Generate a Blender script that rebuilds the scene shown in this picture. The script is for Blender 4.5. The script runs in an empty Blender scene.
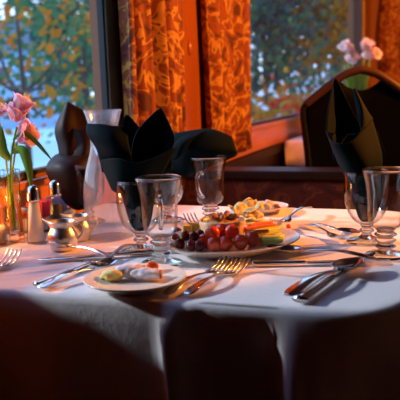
import bpy, bmesh, math, random
from mathutils import Vector as V, Matrix, noise
random.seed(7)
PI = math.pi
S = bpy.context.scene
COL = S.collection
# ------------------------------------------------------------------ camera
F = 700.0; PIT = math.radians(9); YAW = math.radians(20); ROL = math.radians(2)
C = V((0, 0, 1.04))
FW = V((-math.sin(YAW)*math.cos(PIT), math.cos(YAW)*math.cos(PIT), -math.sin(PIT)))
R0 = V((math.cos(YAW), math.sin(YAW), 0)); U0 = R0.cross(FW)
RT = R0*math.cos(ROL) - U0*math.sin(ROL); UP = U0*math.cos(ROL) + R0*math.sin(ROL)
def ray(x, y): return FW + RT*((x-200)/F) + UP*((200-y)/F)
def P(x, y, d): return C + ray(x, y)*d
def G(x, y, z=.75):
    d = ray(x, y); return C + d*((z-C.z)/d.z)
def depth(p): return (V(p)-C).dot(FW)
cam = bpy.data.cameras.new('camera'); co = bpy.data.objects.new('camera', cam); COL.objects.link(co)
cam.sensor_width = 36; cam.lens = 36*F/400; cam.clip_start = .02; cam.clip_end = 300
m3 = Matrix((RT, UP, -FW)).transposed().to_4x4(); m3.translation = C; co.matrix_world = m3
cam.dof.use_dof = True; cam.dof.focus_distance = 1.28; cam.dof.aperture_fstop = 7.5
S.camera = co
# ------------------------------------------------------------------ materials
def mat(name, col, rough=.5, metal=0, col2=None, scale=8, bump=0, spec=.5, trans=0, sheen=0, coat=0, sss=0, detail=3, stretch=None):
    m = bpy.data.materials.new(name); m.use_nodes = True
    n = m.node_tree.nodes; l = m.node_tree.links; b = n['Principled BSDF']
    b.inputs['Roughness'].default_value = rough; b.inputs['Metallic'].default_value = metal
    b.inputs['Specular IOR Level'].default_value = spec
    b.inputs['Transmission Weight'].default_value = trans
    b.inputs['Sheen Weight'].default_value = sheen
    b.inputs['Coat Weight'].default_value = coat
    if sss:
        b.inputs['Subsurface Weight'].default_value = sss; b.inputs['Subsurface Radius'].default_value = (.01, .004, .002)
    tc = n.new('ShaderNodeTexCoord'); mp = n.new('ShaderNodeMapping')
    if stretch: mp.inputs['Scale'].default_value = stretch
    l.new(tc.outputs['Object'], mp.inputs[0])
    nz = n.new('ShaderNodeTexNoise'); nz.inputs['Scale'].default_value = scale; nz.inputs['Detail'].default_value = detail
    l.new(mp.outputs[0], nz.inputs['Vector'])
    rp = n.new('ShaderNodeValToRGB'); rp.color_ramp.elements[0].position = .35; rp.color_ramp.elements[1].position = .65
    c2 = col2 or tuple(c*.85 for c in col)
    rp.color_ramp.elements[0].color = (*c2, 1); rp.color_ramp.elements[1].color = (*col, 1)
    l.new(nz.outputs[0], rp.inputs[0]); l.new(rp.outputs[0], b.inputs['Base Color'])
    if bump:
        bp = n.new('ShaderNodeBump'); bp.inputs['Strength'].default_value = bump; bp.inputs['Distance'].default_value = .003
        l.new(nz.outputs[0], bp.inputs['Height']); l.new(bp.outputs[0], b.inputs['Normal'])
    return m
def glass_thin(name, tint=(.97, .985, .98), haze=0, rf=.9, hz=(.8, .85, .9)):
    m = bpy.data.materials.new(name); m.use_nodes = True
    n = m.node_tree.nodes; l = m.node_tree.links; n.clear()
    o = n.new('ShaderNodeOutputMaterial'); mx = n.new('ShaderNodeMixShader')
    lw = n.new('ShaderNodeLayerWeight'); lw.inputs['Blend'].default_value = .5
    pw = n.new('ShaderNodeMath'); pw.operation = 'POWER'; pw.inputs[1].default_value = 5 if rf < .5 else 3.5; l.new(lw.outputs['Facing'], pw.inputs[0])
    fr = n.new('ShaderNodeMath'); fr.operation = 'MULTIPLY_ADD'; fr.inputs[1].default_value = rf; fr.inputs[2].default_value = .02 if rf < .5 else .045; l.new(pw.outputs[0], fr.inputs[0])
    t = n.new('ShaderNodeBsdfTransparent'); t.inputs[0].default_value = (*tint, 1)
    if rf > .5:
        cm = n.new('ShaderNodeMix'); cm.data_type = 'RGBA'; cm.inputs[6].default_value = (*tint, 1); cm.inputs[7].default_value = (.30, .33, .34, 1)
        p2 = n.new('ShaderNodeMath'); p2.operation = 'POWER'; p2.inputs[1].default_value = 4; l.new(lw.outputs['Facing'], p2.inputs[0]); l.new(p2.outputs[0], cm.inputs[0]); l.new(cm.outputs[2], t.inputs[0])
    g = n.new('ShaderNodeBsdfGlossy'); g.inputs['Roughness'].default_value = .03
    l.new(fr.outputs[0], mx.inputs[0]); l.new(t.outputs[0], mx.inputs[1]); l.new(g.outputs[0], mx.inputs[2])
    last = mx
    if haze:
        tl = n.new('ShaderNodeBsdfTranslucent'); tl.inputs[0].default_value = (*hz, 1)
        df = n.new('ShaderNodeBsdfDiffuse'); df.inputs[0].default_value = (*hz, 1)
        ad = n.new('ShaderNodeMixShader'); l.new(tl.outputs[0], ad.inputs[1]); l.new(df.outputs[0], ad.inputs[2])
        tc = n.new('ShaderNodeTexCoord'); nz = n.new('ShaderNodeTexNoise'); nz.inputs['Scale'].default_value = 30
        l.new(tc.outputs['Object'], nz.inputs['Vector'])
        mul = n.new('ShaderNodeMath'); mul.operation = 'MULTIPLY'; mul.inputs[1].default_value = haze*2
        l.new(nz.outputs[0], mul.inputs[0])
        m2 = n.new('ShaderNodeMixShader'); l.new(mul.outputs[0], m2.inputs[0]); l.new(mx.outputs[0], m2.inputs[1]); l.new(ad.outputs[0], m2.inputs[2])
        last = m2
    l.new(last.outputs[0], o.inputs[0]); return m
def glass_solid(name):
    m = bpy.data.materials.new(name); m.use_nodes = True
    n = m.node_tree.nodes; l = m.node_tree.links; n.clear()
    o = n.new('ShaderNodeOutputMaterial'); g = n.new('ShaderNodeBsdfGlass'); g.inputs['IOR'].default_value = 1.48
    g.inputs['Color'].default_value = (.98, 1, .99, 1); l.new(g.outputs[0], o.inputs[0]); return m
def leafmat(name, c1, c2, tr=.5):
    m = bpy.data.materials.new(name); m.use_nodes = True
    n = m.node_tree.nodes; l = m.node_tree.links; n.clear()
    o = n.new('ShaderNodeOutputMaterial'); d = n.new('ShaderNodeBsdfDiffuse'); t = n.new('ShaderNodeBsdfTranslucent')
    mx = n.new('ShaderNodeMixShader'); mx.inputs[0].default_value = tr
    tc = n.new('ShaderNodeTexCoord'); nz = n.new('ShaderNodeTexNoise'); nz.inputs['Scale'].default_value = 2.2
    rp = n.new('ShaderNodeValToRGB'); rp.color_ramp.elements[0].position = .4; rp.color_ramp.elements[1].position = .6
    rp.color_ramp.elements[0].color = (*c1, 1); rp.color_ramp.elements[1].color = (*c2, 1)
    l.new(tc.outputs['Object'], nz.inputs['Vector']); l.new(nz.outputs[0], rp.inputs[0])
    l.new(rp.outputs[0], d.inputs[0]); l.new(rp.outputs[0], t.inputs[0])
    l.new(d.outputs[0], mx.inputs[1]); l.new(t.outputs[0], mx.inputs[2]); l.new(mx.outputs[0], o.inputs[0]); return m
def paisley(name, base, gold, dark, sc=9, rough=.75):
    m = bpy.data.materials.new(name); m.use_nodes = True
    n = m.node_tree.nodes; l = m.node_tree.links; b = n['Principled BSDF']; b.inputs['Roughness'].default_value = rough
    tc = n.new('ShaderNodeTexCoord'); nz = n.new('ShaderNodeTexNoise'); nz.inputs['Scale'].default_value = sc; nz.inputs['Detail'].default_value = 2.5; nz.inputs['Distortion'].default_value = 1.6
    l.new(tc.outputs['Object'], nz.inputs['Vector'])
    rp = n.new('ShaderNodeValToRGB'); cr = rp.color_ramp; mid = tuple((a+c)/2 for a, c in zip(base, gold))
    cr.elements[0].position = .36; cr.elements[0].color = (*dark, 1); cr.elements[1].position = .70; cr.elements[1].color = (*dark, 1)
    for p, c in ((.40, base), (.47, base), (.485, dark), (.50, mid), (.545, gold), (.565, gold), (.575, dark), (.59, base), (.64, base)):
        e = cr.elements.new(p); e.color = (*c, 1)
    l.new(nz.outputs[0], rp.inputs[0]); l.new(rp.outputs[0], b.inputs['Base Color'])
    return m
M = dict(
 cloth=mat('tablecloth_linen', (.80, .74, .76), .8, col2=(.77, .71, .73), scale=120, bump=.12, sheen=.15),
 cloth_pink=mat('pink_linen', (.75, .50, .48), .85, scale=30),
 wood=mat('orange_wood', (.36, .105, .015), .33, col2=(.27, .07, .010), scale=6, stretch=(1, 1, .12), coat=.25),
 wood_h=mat('orange_wood_sill', (.62, .21, .035), .38, col2=(.44, .13, .02), scale=14, stretch=(1, .12, 1), coat=.1),
 darkwood=mat('dark_wood', (.014, .006, .004), .45, scale=8, stretch=(.15, 1, 1), spec=.2),
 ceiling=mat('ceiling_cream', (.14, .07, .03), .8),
 floor=mat('carpet_maroon', (.09, .02, .02), .95, scale=60),
 wall=mat('wall_wood', (.26, .08, .018), .5, scale=5, stretch=(1, 1, .15)),
 frame=mat('window_metal', (.10, .115, .10), .45, metal=.3), frame_d=mat('gasket', (.012, .012, .012), .6),
 frame_t=mat('tan_strip', (.30, .22, .12), .5),
 curtain=paisley('curtain_paisley', (.24, .045, .006), (.52, .26, .035), (.07, .010, .008), 11),
 booth=paisley('booth_fabric', (.085, .016, .006), (.16, .05, .012), (.045, .008, .005), 9),
 navy=mat('dark_napkin', (.0025, .009, .0125), .75, scale=300, bump=.06, spec=.05),
 napkin_warm=mat('warm_tint_napkin', (.022, .008, .005), .5, scale=300, bump=.06, spec=.07),  # same dark cloth, warm light put into the colour as brown
 black=mat('black_leather', (.003, .003, .003), .6, scale=60, bump=.1, spec=.02),
 rail=mat('chair_rail_wood', (.07, .028, .014), .4, scale=10, spec=.3),
 chairframe=mat('chair_frame_black', (.006, .004, .004), .4, spec=.3),
 glass=glass_thin('clear_glass'), solid=glass_solid('thick_glass'), pane=glass_thin('window_glass', (.98, .99, .99), rf=.12),
 frost=glass_thin('misted_glass', (.96, .97, .98), haze=.085, hz=(.75, .78, .85)),
 silver=mat('silver', (.72, .70, .68), .14, metal=1, col2=(.62, .6, .58), scale=30),
 chrome=mat('brushed_steel', (.72, .62, .48), .3, metal=1, scale=40),
 china=mat('white_china', (.80, .76, .68), .22, col2=(.78, .74, .66), coat=.4),
 salt=mat('salt', (.95, .84, .70), .9), pepper=mat('pepper', (.10, .06, .03), .9, col2=(.03, .02, .015), scale=300),
 red_packet=mat('pink_packet', (.85, .06, .10), .6), blue_packet=mat('blue_packet', (.16, .30, .72), .6), white_china=mat('caddy', (.5, .55, .6), .3),
 tomato=mat('tomato', (.95, .10, .025), .2, col2=(.92, .07, .02), sss=.1, coat=.6), grape=mat('grape', (.15, .010, .016), .22, col2=(.10, .008, .015), sss=.1, coat=.3),
 cream_silver=mat('jug_silver', (.86, .78, .64), .32, metal=1, scale=40),
 calyx=mat('calyx', (.10, .16, .03), .6),
 cheese=mat('cheese', (.85, .55, .10), .5, sss=.1), celery=mat('celery', (.68, .72, .11), .4, col2=(.78, .78, .24), scale=40, stretch=(1, 1, 1), sss=.1),
 carrot=mat('carrot', (.80, .16, .02), .45), chip=mat('chip', (.95, .76, .34), .5, col2=(.90, .60, .18), scale=60),
 dip=mat('dip', (.60, .33, .12), .6, col2=(.4, .17, .05), scale=120, bump=.6), nut=mat('nut', (.50, .22, .06), .6, col2=(.3, .1, .03), scale=90, bump=.4), ramekin=mat('ramekin', (.78, .50, .28), .35, coat=.3),
 pastry=mat('pastry', (.80, .74, .78), .5, col2=(.62, .55, .62), scale=90, bump=.5), crust=mat('crust', (.45, .16, .05), .6, col2=(.2, .06, .02), scale=70), lemon=mat('lemon', (.88, .72, .22), .45),
 petal=leafmat('pink_petal', (.93, .58, .70), (.97, .84, .88), .5), petal2=leafmat('pale_pink_petal', (.96, .72, .72), (.97, .86, .84), .55), stem=leafmat('stem_green', (.22, .36, .04), (.35, .45, .06), .3), leafg=leafmat('leaf_green', (.16, .30, .05), (.36, .46, .08), .5),
 wax=mat('candle_wax', (.85, .5, .3), .5, sss=.3),
 pink_napkin=mat('next_table_cloth', (.78, .60, .62), .85, scale=30),
 bark=mat('bark', (.06, .05, .04), .9, scale=20), ground=mat('pale_paving', (.36, .60, .66), .9, col2=(.30, .50, .56), scale=.35, detail=6),
 bwall=mat('blue_siding', (.34, .52, .74), .8), broof=mat('slate_roof', (.12, .15, .2), .8), bwin=mat('house_pane', (.05, .07, .1), .15), white=mat('white_paint', (.8, .82, .85), .7),
)
# ------------------------------------------------------------------ helpers
def obj(name, bm, m, parent=None, smooth=True, mods=None):
    me = bpy.data.meshes.new(name); bmesh.ops.recalc_face_normals(bm, faces=bm.faces); bm.to_mesh(me); bm.free()
    for x in (m if isinstance(m, (list, tuple)) else [m]): me.materials.append(x)
    if smooth:
        for p in me.polygons: p.use_smooth = True
    o = bpy.data.objects.new(name, me); COL.objects.link(o)
    if parent: o.parent = parent
    return o
def tag(o, label=None, cat=None, group=None, kind=None):
    if label: o['label'] = label
    if cat: o['category'] = cat
    if group: o['group'] = group
    if kind: o['kind'] = kind
    return o
def thing(name, label, cat, loc=(0, 0, 0), rz=0, group=None):
    o = bpy.data.objects.new(name, None); COL.objects.link(o); o.empty_display_size = .02
    o.location = loc; o.rotation_euler = (0, 0, rz); return tag(o, label, cat, group)
def dup(root, loc, rz=0, label=None, group=None):
    r = root.copy(); COL.objects.link(r); r.location = loc; r.rotation_euler = (0, 0, rz)
    if label: r['label'] = label
    if group: r['group'] = group
    for ch in list(root.children):
        c = ch.copy(); COL.objects.link(c); c.parent = r
        for g in list(ch.children):
            d = g.copy(); COL.objects.link(d); d.parent = c
    return r
def bevel(o, w, seg=2):
    b = o.modifiers.new('bevel', 'BEVEL'); b.width = w; b.segments = seg; b.limit_method = 'ANGLE'; return o
def solid(o, t, off=0):
    s = o.modifiers.new('solid', 'SOLIDIFY'); s.thickness = t; s.offset = off; return o
def box(bm, a, b):
    a = V(a); b = V(b); c = (a+b)/2; d = b-a
    r = bmesh.ops.create_cube(bm, size=1); bmesh.ops.scale(bm, vec=(abs(d.x), abs(d.y), abs(d.z)), verts=r['verts']); bmesh.ops.translate(bm, vec=c, verts=r['verts']); return r['verts']
def boxo(name, a, b, m, parent=None, bev=0):
    bm = bmesh.new(); box(bm, a, b); o = obj(name, bm, m, parent, smooth=False)
    if bev: bevel(o, bev)
    return o
def lathe(bm, prof, seg=40, c=(0, 0, 0), sq=None):
    c = V(c); rings = []
    for r, z in prof:
        if r < 1e-5: rings.append([bm.verts.new(c+V((0, 0, z)))])
        else: rings.append([bm.verts.new(c+V((r*math.cos(2*PI*i/seg), r*math.sin(2*PI*i/seg), z))) for i in range(seg)])
    for a, b in zip(rings, rings[1:]):
        for i in range(seg):
            j = (i+1) % seg
            if len(a) == 1 and len(b) == 1: break
            if len(a) == 1: bm.faces.new((a[0], b[i], b[j]))
            elif len(b) == 1: bm.faces.new((a[i], a[j], b[0]))
            else: bm.faces.new((a[i], a[j], b[j], b[i]))
    return rings
def spline(pts, n):
    pts = [V(p) for p in pts]; out = []; k = len(pts)-1
    for i in range(n+1):
        t = i/n*k; s = min(int(t), k-1); u = t-s
        p0 = pts[max(s-1, 0)]; p1 = pts[s]; p2 = pts[s+1]; p3 = pts[min(s+2, k)]
        out.append(.5*((2*p1)+(p2-p0)*u+(2*p0-5*p1+4*p2-p3)*u*u+(3*p1-p0-3*p2+p3)*u**3))
    return out
def tube(bm, pts, r, seg=10, n=0, flat=1.0, caps=True):
    pts = spline(pts, n) if n else [V(p) for p in pts]
    N = len(pts); rr = r if callable(r) else (lambda t: r); rings = []; nrm = None
    for i, p in enumerate(pts):
        tg = (pts[min(i+1, N-1)]-pts[max(i-1, 0)]).normalized()
        if nrm is None: nrm = V((0, 0, 1)) if abs(tg.z) < .9 else V((1, 0, 0))
        nrm = (nrm-tg*nrm.dot(tg)).normalized(); b = tg.cross(nrm); q = rr(i/(N-1))
        rings.append([bm.verts.new(p+nrm*q*flat*math.cos(2*PI*k/seg)+b*q*math.sin(2*PI*k/seg)) for k in range(seg)])
    for a, b in zip(rings, rings[1:]):
        for k in range(seg): bm.faces.new((a[k], a[(k+1) % seg], b[(k+1) % seg], b[k]))
    if caps: bm.faces.new(rings[0][::-1]); bm.faces.new(rings[-1])
def grid(bm, rows):
    vs = [[bm.verts.new(p) for p in r] for r in rows]
    for a, b in zip(vs, vs[1:]):
        for i in range(len(a)-1): bm.faces.new((a[i], a[i+1], b[i+1], b[i]))
def sheet(bm, rows, D0, off, nu=14, nv=14):
    """cloth patch: rows of (px, py, depth offset) control points, set at their real distance"""
    k = max(len(r) for r in rows)
    cr = [spline([P(x, y, D0+d)-off for x, y, d in r], nu) for r in rows]
    cols = [spline([c[i] for c in cr], nv) for i in range(nu+1)]
    grid(bm, cols)
def ribbon(bm, path, t):
    """flat metal strip: path of (x, z, halfwidth), thickness t"""
    top = [(V((x, -w, z+t/2)), V((x, w, z+t/2))) for x, z, w in path]; bot = [(V((x, -w, z-t/2)), V((x, w, z-t/2))) for x, z, w in path]
    tv = [[bm.verts.new(p) for p in pr] for pr in top]; bv = [[bm.verts.new(p) for p in pr] for pr in bot]
    for i in range(len(path)-1):
        bm.faces.new((tv[i][0], tv[i+1][0], tv[i+1][1], tv[i][1])); bm.faces.new((bv[i][0], bv[i][1], bv[i+1][1], bv[i+1][0]))
        bm.faces.new((tv[i][0], bv[i][0], bv[i+1][0], tv[i+1][0])); bm.faces.new((tv[i][1], tv[i+1][1], bv[i+1][1], bv[i][1]))
    bm.faces.new((tv[0][0], tv[0][1], bv[0][1], bv[0][0])); bm.faces.new((tv[-1][0], bv[-1][0], bv[-1][1], tv[-1][1]))

# ------------------------------------------------------------------ the carriage
X = -.90            # inner face of the window wall
WZ0, WZ1 = .86, 2.16
W1 = (.800, 1.770); W2 = (3.0, 7.0); Y0, Y1 = -1.6, 8.3; XR = 2.0; ZC = 2.35
bm = bmesh.new()
box(bm, (X-.08, Y0, 0), (X, Y1, WZ0)); box(bm, (X-.08, Y0, WZ1), (X, Y1, ZC))
for a, b in ((Y0, W1[0]), (W1[1]+.058, W2[0]-.01), (W2[1]+.058, Y1)): box(bm, (X-.08, a, WZ0), (X, b, WZ1))
tag(obj('wall_left', bm, M['wall'], smooth=False), kind='structure')
for nm, a, b, m in (('floor', (X-.08, Y0, -.06), (XR, Y1, 0), 'floor'), ('ceiling', (X-.08, Y0, ZC), (XR, Y1, ZC+.06), 'ceiling'),
                    ('wall_right', (XR, Y0, 0), (XR+.08, Y1, ZC), 'wall'), ('wall_back', (X-.08, Y0-.08, 0), (XR+.08, Y0, ZC), 'wall'), ('wall_front', (X-.08, Y1, 0), (XR+.08, Y1+.08, ZC), 'wall')):
    tag(boxo(nm, a, b, M[m]), kind='structure')
for i, (a, b) in enumerate((W1, W2)):
    w = thing('window_%d' % (i+1), None, None); tag(w, kind='structure')
    boxo('pane', (X-.014, a+.004, WZ0+.004), (X-.010, b-.004, WZ1-.004), M['pane'], w)
    bm = bmesh.new()
    for q, r in (((X-.020, a, WZ0), (X-.003, b, WZ0+.010)), ((X-.020, a, WZ1-.02), (X-.003, b, WZ1)), ((X-.020, a, WZ0+.01), (X-.003, a+.012, WZ1-.02)), ((X-.020, b-.012, WZ0+.01), (X-.003, b, WZ1-.02))): box(bm, q, r)
    obj('gasket', bm, M['frame_d'], w, smooth=False)
# jamb strips to the right of each window
for k, e in ((1, W1[1]), (2, W2[1])):
    w = thing('trim_%d' % k, None, None); tag(w, kind='structure')
    boxo('metal_jamb', (X-.002, e-.004, WZ0-.02), (X+(.004 if k == 1 else .06), e+.062, WZ1+.06), M['frame' if k == 1 else 'frame_d'], w, .002)
    boxo('shadow_gap', (X, e+.062, WZ0-.02), (X+.003, e+.076, WZ1+.06), M['frame_d'], w)
    boxo('tan_bead', (X, e+.076, WZ0-.02), (X+(.008 if k == 1 else .075), e+.096, WZ1+.06), M['frame_t'], w, .002)
# orange wood below the glass and the panel between the curtains
bm = bmesh.new(); box(bm, (X, Y0, .735), (X+.012, Y1, .853)); box(bm, (X, Y0, .835), (X+.022, Y1, .853)); box(bm, (X, Y0, .755), (X+.016, Y1, .775))
tag(bevel(obj('trim_3', bm, M['wood_h'], smooth=False), .003), kind='structure')
tag(boxo('trim_4', (X, W1[1]+.097, .854), (X+.010, W2[0], ZC), M['wood']), kind='structure')
bm = bmesh.new(); box(bm, (X, Y0, .69), (X+.030, Y1, .732)); box(bm, (X, Y0, 0), (X+.008, Y1, .69))
tag(bevel(obj('baseboard_left', bm, M['darkwood'], smooth=False), .003), kind='structure')
# oval wood knob on the panel
k0 = C + ray(189, 48)*((X+.010-C.x)/ray(189, 48).x)
bm = bmesh.new(); bmesh.ops.create_uvsphere(bm, u_segments=20, v_segments=12, radius=1); bmesh.ops.scale(bm, vec=(.013, .016, .028), verts=bm.verts)
o = obj('wooden_knob', bm, M['wood']); o.location = k0; tag(o, 'small oval wooden knob on the orange panel between the curtains', 'knob')

def curtain(y0, y1, z0, z1, x, axis, label, waves, ph=0, amp=.03):
    bm = bmesh.new(); n = 110; rows = []
    for j in range(25):
        t = j/24; z = z0+(z1-z0)*t; r = []
        for i in range(n+1):
            s = i/n; a = amp*(math.sin(2*PI*waves*s+ph+.5*math.sin(5*s+3*t))+.35*math.sin(2*PI*waves*2.3*s+1+ph))*(1-.25*t)
            sq = s+.012*math.sin(9*t+4*s)
            p = y0+(y1-y0)*sq
            r.append(V((x+a, p, z+.006*math.sin(2*PI*waves*s+ph)*(1-t))) if axis == 'y' else V((p, x+a, z)))
        rows.append(r)
    grid(bm, rows)
    o = solid(obj('curtain', bm, M['curtain']), .004)
    return tag(o, label, 'curtain', 'paisley curtains along the window wall')
curtain(1.735, 2.165, .88, 2.2, X+.062, 'y', 'orange and gold paisley curtain right of the near window, left of the wood panel', 4.2)
curtain(2.475, 3.03, .765, 2.2, X+.036, 'y', 'orange and gold paisley curtain right of the wood panel, at the far window', 4.0, 2, .024)
curtain(-.80, .9, .76, 2.2, Y1-.08, 'x', 'orange paisley curtain at the far end of the carriage, above the chair back', 9, 1, .03)

# ------------------------------------------------------------------ our table
TX0, TX1, TY0, TY1, TZ = -.868, -.05, .868, 1.648, .75
def table(x0, x1, y0, y1, label):
    t = thing('dining_table', label, 'table', ((x0+x1)/2, (y0+y1)/2, 0))
    cx, cy = (x0+x1)/2, (y0+y1)/2; hx, hy = (x1-x0)/2-.012, (y1-y0)/2-.012
    bm = bmesh.new(); rr = .115; ol = [(-hx, -hy)]+[(hx-rr+rr*math.cos(a), -hy+rr+rr*math.sin(a)) for a in [-PI/2+PI/2*i/10 for i in range(11)]]+[(hx-rr+rr*math.cos(a), hy-rr+rr*math.sin(a)) for a in [PI/2*i/10 for i in range(11)]]+[(-hx, hy)]
    f = bm.faces.new([bm.verts.new((x, y, TZ-.034)) for x, y in ol]); e = bmesh.ops.extrude_face_region(bm, geom=[f]); bmesh.ops.translate(bm, vec=(0, 0, .028), verts=[v for v in e['geom'] if isinstance(v, bmesh.types.BMVert)])
    obj('tabletop', bm, M['darkwood'], t, smooth=False)
    bm = bmesh.new(); lathe(bm, [(0, 0), (.2, 0), (.2, .02), (.05, .05), (.035, .1), (.035, TZ-.06), (.1, TZ-.034), (0, TZ-.034)], 24); obj('pedestal', bm, M['chairframe'], t)
    return t
def cloth(x0, x1, y0, y1, label, m, drop, folds, rc=.07, left_drop=None, mname='tablecloth'):
    bm = bmesh.new(); out = []
    def arc(cx, cy, a0, r, n=14): return [(cx+r*math.cos(a0+PI/2*i/n), cy+r*math.sin(a0+PI/2*i/n), a0+PI/2*i/n) for i in range(n+1)]
    def line(p, q, a, n): return [(p[0]+(q[0]-p[0])*i/n, p[1]+(q[1]-p[1])*i/n, a) for i in range(1, n)]
    s = .004
    out += line((x0, y0), (x1-rc, y0), -PI/2, 70); out = [(x0, y0, -PI/2)]+out
    out += arc(x1-rc, y0+rc, -PI/2, rc, 26); out += line((x1, y0+rc), (x1, y1-rc), 0, 40)
    out += arc(x1-rc, y1-rc, 0, rc, 12); out += line((x1-rc, y1), (x0, y1), PI/2, 40); out += [(x0, y1, PI/2)]
    out += line((x0, y1), (x0, y0), PI, 30)
    cx, cy = (x0+x1)/2, (y0+y1)/2; rings = []
    for f in (.0, .15, .3, .45, .6, .72, .82, .9, .95, .98):
        ring = []
        for x, y, a in out:
            px, py = cx+(x-cx)*f, cy+(y-cy)*f
            ring.append(V((px, py, TZ-.0012+.0007*noise.noise(V((px*9, py*9, 0))))))
        rings.append(ring)
    prof = [(-.006, -.0006), (0, -.002), (.004, -.006), (.006, -.013)]
    for k in range(1, 19): prof.append((.0065, -.013-(drop-.013)*k/18))
    for o_, dz in prof:
        ring = []
        for i, (x, y, a) in enumerate(out):
            left = abs(a-PI) < .01 or x <= x0+1e-6
            if left: ring.append(V((x-min(max(o_, 0), .004), y, TZ-.001+max(dz, -.03)))); continue
            g = max(0, (-dz-.01)/(drop))
            d = o_+folds(x, y, a, g, i)
            ring.append(V((x+math.cos(a)*d, y+math.sin(a)*d, TZ-.001+dz)))
        rings.append(ring)
    vs = [[bm.verts.new(p) for p in r] for r in rings[1:]]; c = bm.verts.new(rings[0][0]); n = len(out)
    for i in range(n): bm.faces.new((c, vs[0][i], vs[0][(i+1) % n]))
    for a, b in zip(vs, vs[1:]):
        for i in range(n): bm.faces.new((a[i], b[i], b[(i+1) % n], a[(i+1) % n]))
    o = obj(mname, bm, m); return tag(o, label, 'tablecloth')
def gauss(v, c, w): return math.exp(-((v-c)/w)**2)
def folds_main(x, y, a, g, i):
    h = g**.8
    d = .006*h*math.sin(x*16+1.2)+.004*h*math.sin(x*41)
    if a < -PI/2+.01:
        t_ = min(1, max(0, (x+.352)/.03)); d -= (.18+.14*t_)*max(0, g*.48-.026*(1-t_)+.008*t_)*min(1, max(0, (-.19-x)/.03))
        d += h*(.028*gauss(x, -.358, .018)-.03*gauss(x, -.325, .02)+.03*gauss(x, -.55, .06))+.030*gauss(x, -.362, .012)*min(1, g*16)
        d += -.014*h*gauss(x, -.25, .05)+.095*h*gauss(x, -.182-.05*g, .020+.02*g)
    elif a < -.01:                                     # the corner falls in one deep flute
        q = (a+PI/2)/(PI/2)
        d += h*(.075*h/max(h, 1e-6)*math.exp(-((q+.0)/.10)**2)*gauss(-.17, -.178-.03*g, .020)-.03*gauss(q, .40, .16)+.12*gauss(q, .85, .2))
    elif a < .01:
        d += h*(.05*gauss(y, TY0+.12, .05)+.02*math.sin(y*24))
    return d
table(TX0, TX1, TY0, TY1, 'dark dining table at the window, hidden under the long white tablecloth in front')
cloth(TX0, TX1, TY0, TY1, 'white linen tablecloth hanging over the front table, set with glasses and cutlery', M['cloth'], .48, folds_main, rc=.12)
table(-.845, .25, 3.70, 4.62, 'dark table of the next bay, behind the black chair')
cloth(-.845, .25, 3.70, 4.62, 'pale pink tablecloth hanging on the next table, left of the black chair', M['pink_napkin'], .55,
      lambda x, y, a, g, i: g*(.035*math.sin(x*42)+.02*math.sin(y*20)), rc=.05)

# ------------------------------------------------------------------ banquette opposite, chairs
t = thing('banquette', 'low banquette with maroon patterned back and dark wood top rail, behind the front table', 'bench', (-.2, 1.95, 0))
o = boxo('backrest', (-.64, .07, .40), (.75, .15, .765), M['booth'], t, .02); o.modifiers['bevel'].segments = 4
o = boxo('seat_cushion', (-.64, -.26, .36), (.75, .07, .46), M['booth'], t, .03); o.modifiers['bevel'].segments = 4
boxo('base', (-.62, -.22, .0), (.73, .16, .36), M['darkwood'], t, .01)
boxo('top_rail', (-.655, .055, .765), (.765, .175, .793), M['darkwood'], t, .006)

def chair(loc, rz, label):
    t = thing('black_chair', label, 'chair', loc, rz, 'black chairs with bowed wooden tops')
    # local: back in the plane y=0, seat towards +y ; outline half profile (x, z)
    half = [(.165, .40), (.180, .72), (.192, .86), (.199, .93), (.194, .965), (.165, .993), (.09, 1.050), (.05, 1.074), (0, 1.088)]
    L = spline([V((-x, -.02-.05*(z-.4), z)) for x, z in half], 40)
    R = [V((-p.x, p.y, p.z)) for p in L][::-1]
    def rad(tt): return .013 if (tt < .36 or tt > .64) else .013
    bm = bmesh.new(); pts = L+R[1:]; tube(bm, [p for p in pts if p.z < .972 and p.x < 0], .014, 10, 0); obj('side_post', bm, M['chairframe'], t)
    bm = bmesh.new(); tube(bm, [p for p in pts if p.z < .972 and p.x > 0], .014, 10, 0); obj('side_post', bm, M['chairframe'], t)
    bm = bmesh.new(); tube(bm, [p for p in pts if p.z >= .965], .0150, 12, 0); obj('top_rail', bm, M['rail'], t)
    # upholstered panel with the hand hole above its dip
    rows = []; n = 28
    for j in range(13):
        v = j/12; r = []
        for i in range(n+1):
            u = -1+2*i/n
            xx = abs(u)*.192
            for k in range(len(R)-1):
                if R[k].x <= xx <= R[k+1].x: break
            top = R[k].z+(R[k+1].z-R[k].z)*(xx-R[k].x)/max(1e-6, R[k+1].x-R[k].x)-.006
            top = min(top, 1.016+.05*(xx/.085)**2)
            zz = .47+(top-.47)*v
            hw = .192-.016*max(0, (.90-zz)/.4)
            r.append(V((u*hw, -.02-.05*(zz-.4)+.012*(1-u*u), zz)))
        rows.append(r)
    bm = bmesh.new(); grid(bm, rows); solid(obj('backrest', bm, M['black'], t), .022)
    o = boxo('seat', (-.2, -.02, .42), (.2, .40, .48), M['black'], t, .02)
    for x in (-.17, .17):
        for y in (.0, .36):
            bm = bmesh.new(); tube(bm, [V((x, y, .43)), V((x*1.05, y+(.02 if y else -.03), 0))], .015, 8); obj('leg', bm, M['chairframe'], t)
    return t
cc = P(360, 66, 2.5)
chair((cc.x+.0, cc.y, 0), math.radians(9), 'black padded chair with a bowed brown wooden top rail, behind the banquette at right')
c2 = P(430, 46, 2.95)
t2 = dup([o for o in COL.objects if o.name == 'black_chair'][0], (c2.x+.02, c2.y, .055), math.radians(3), 'black chair back mostly out of frame at the right edge, behind the nearer chair')
t2.location.z = 0
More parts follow.
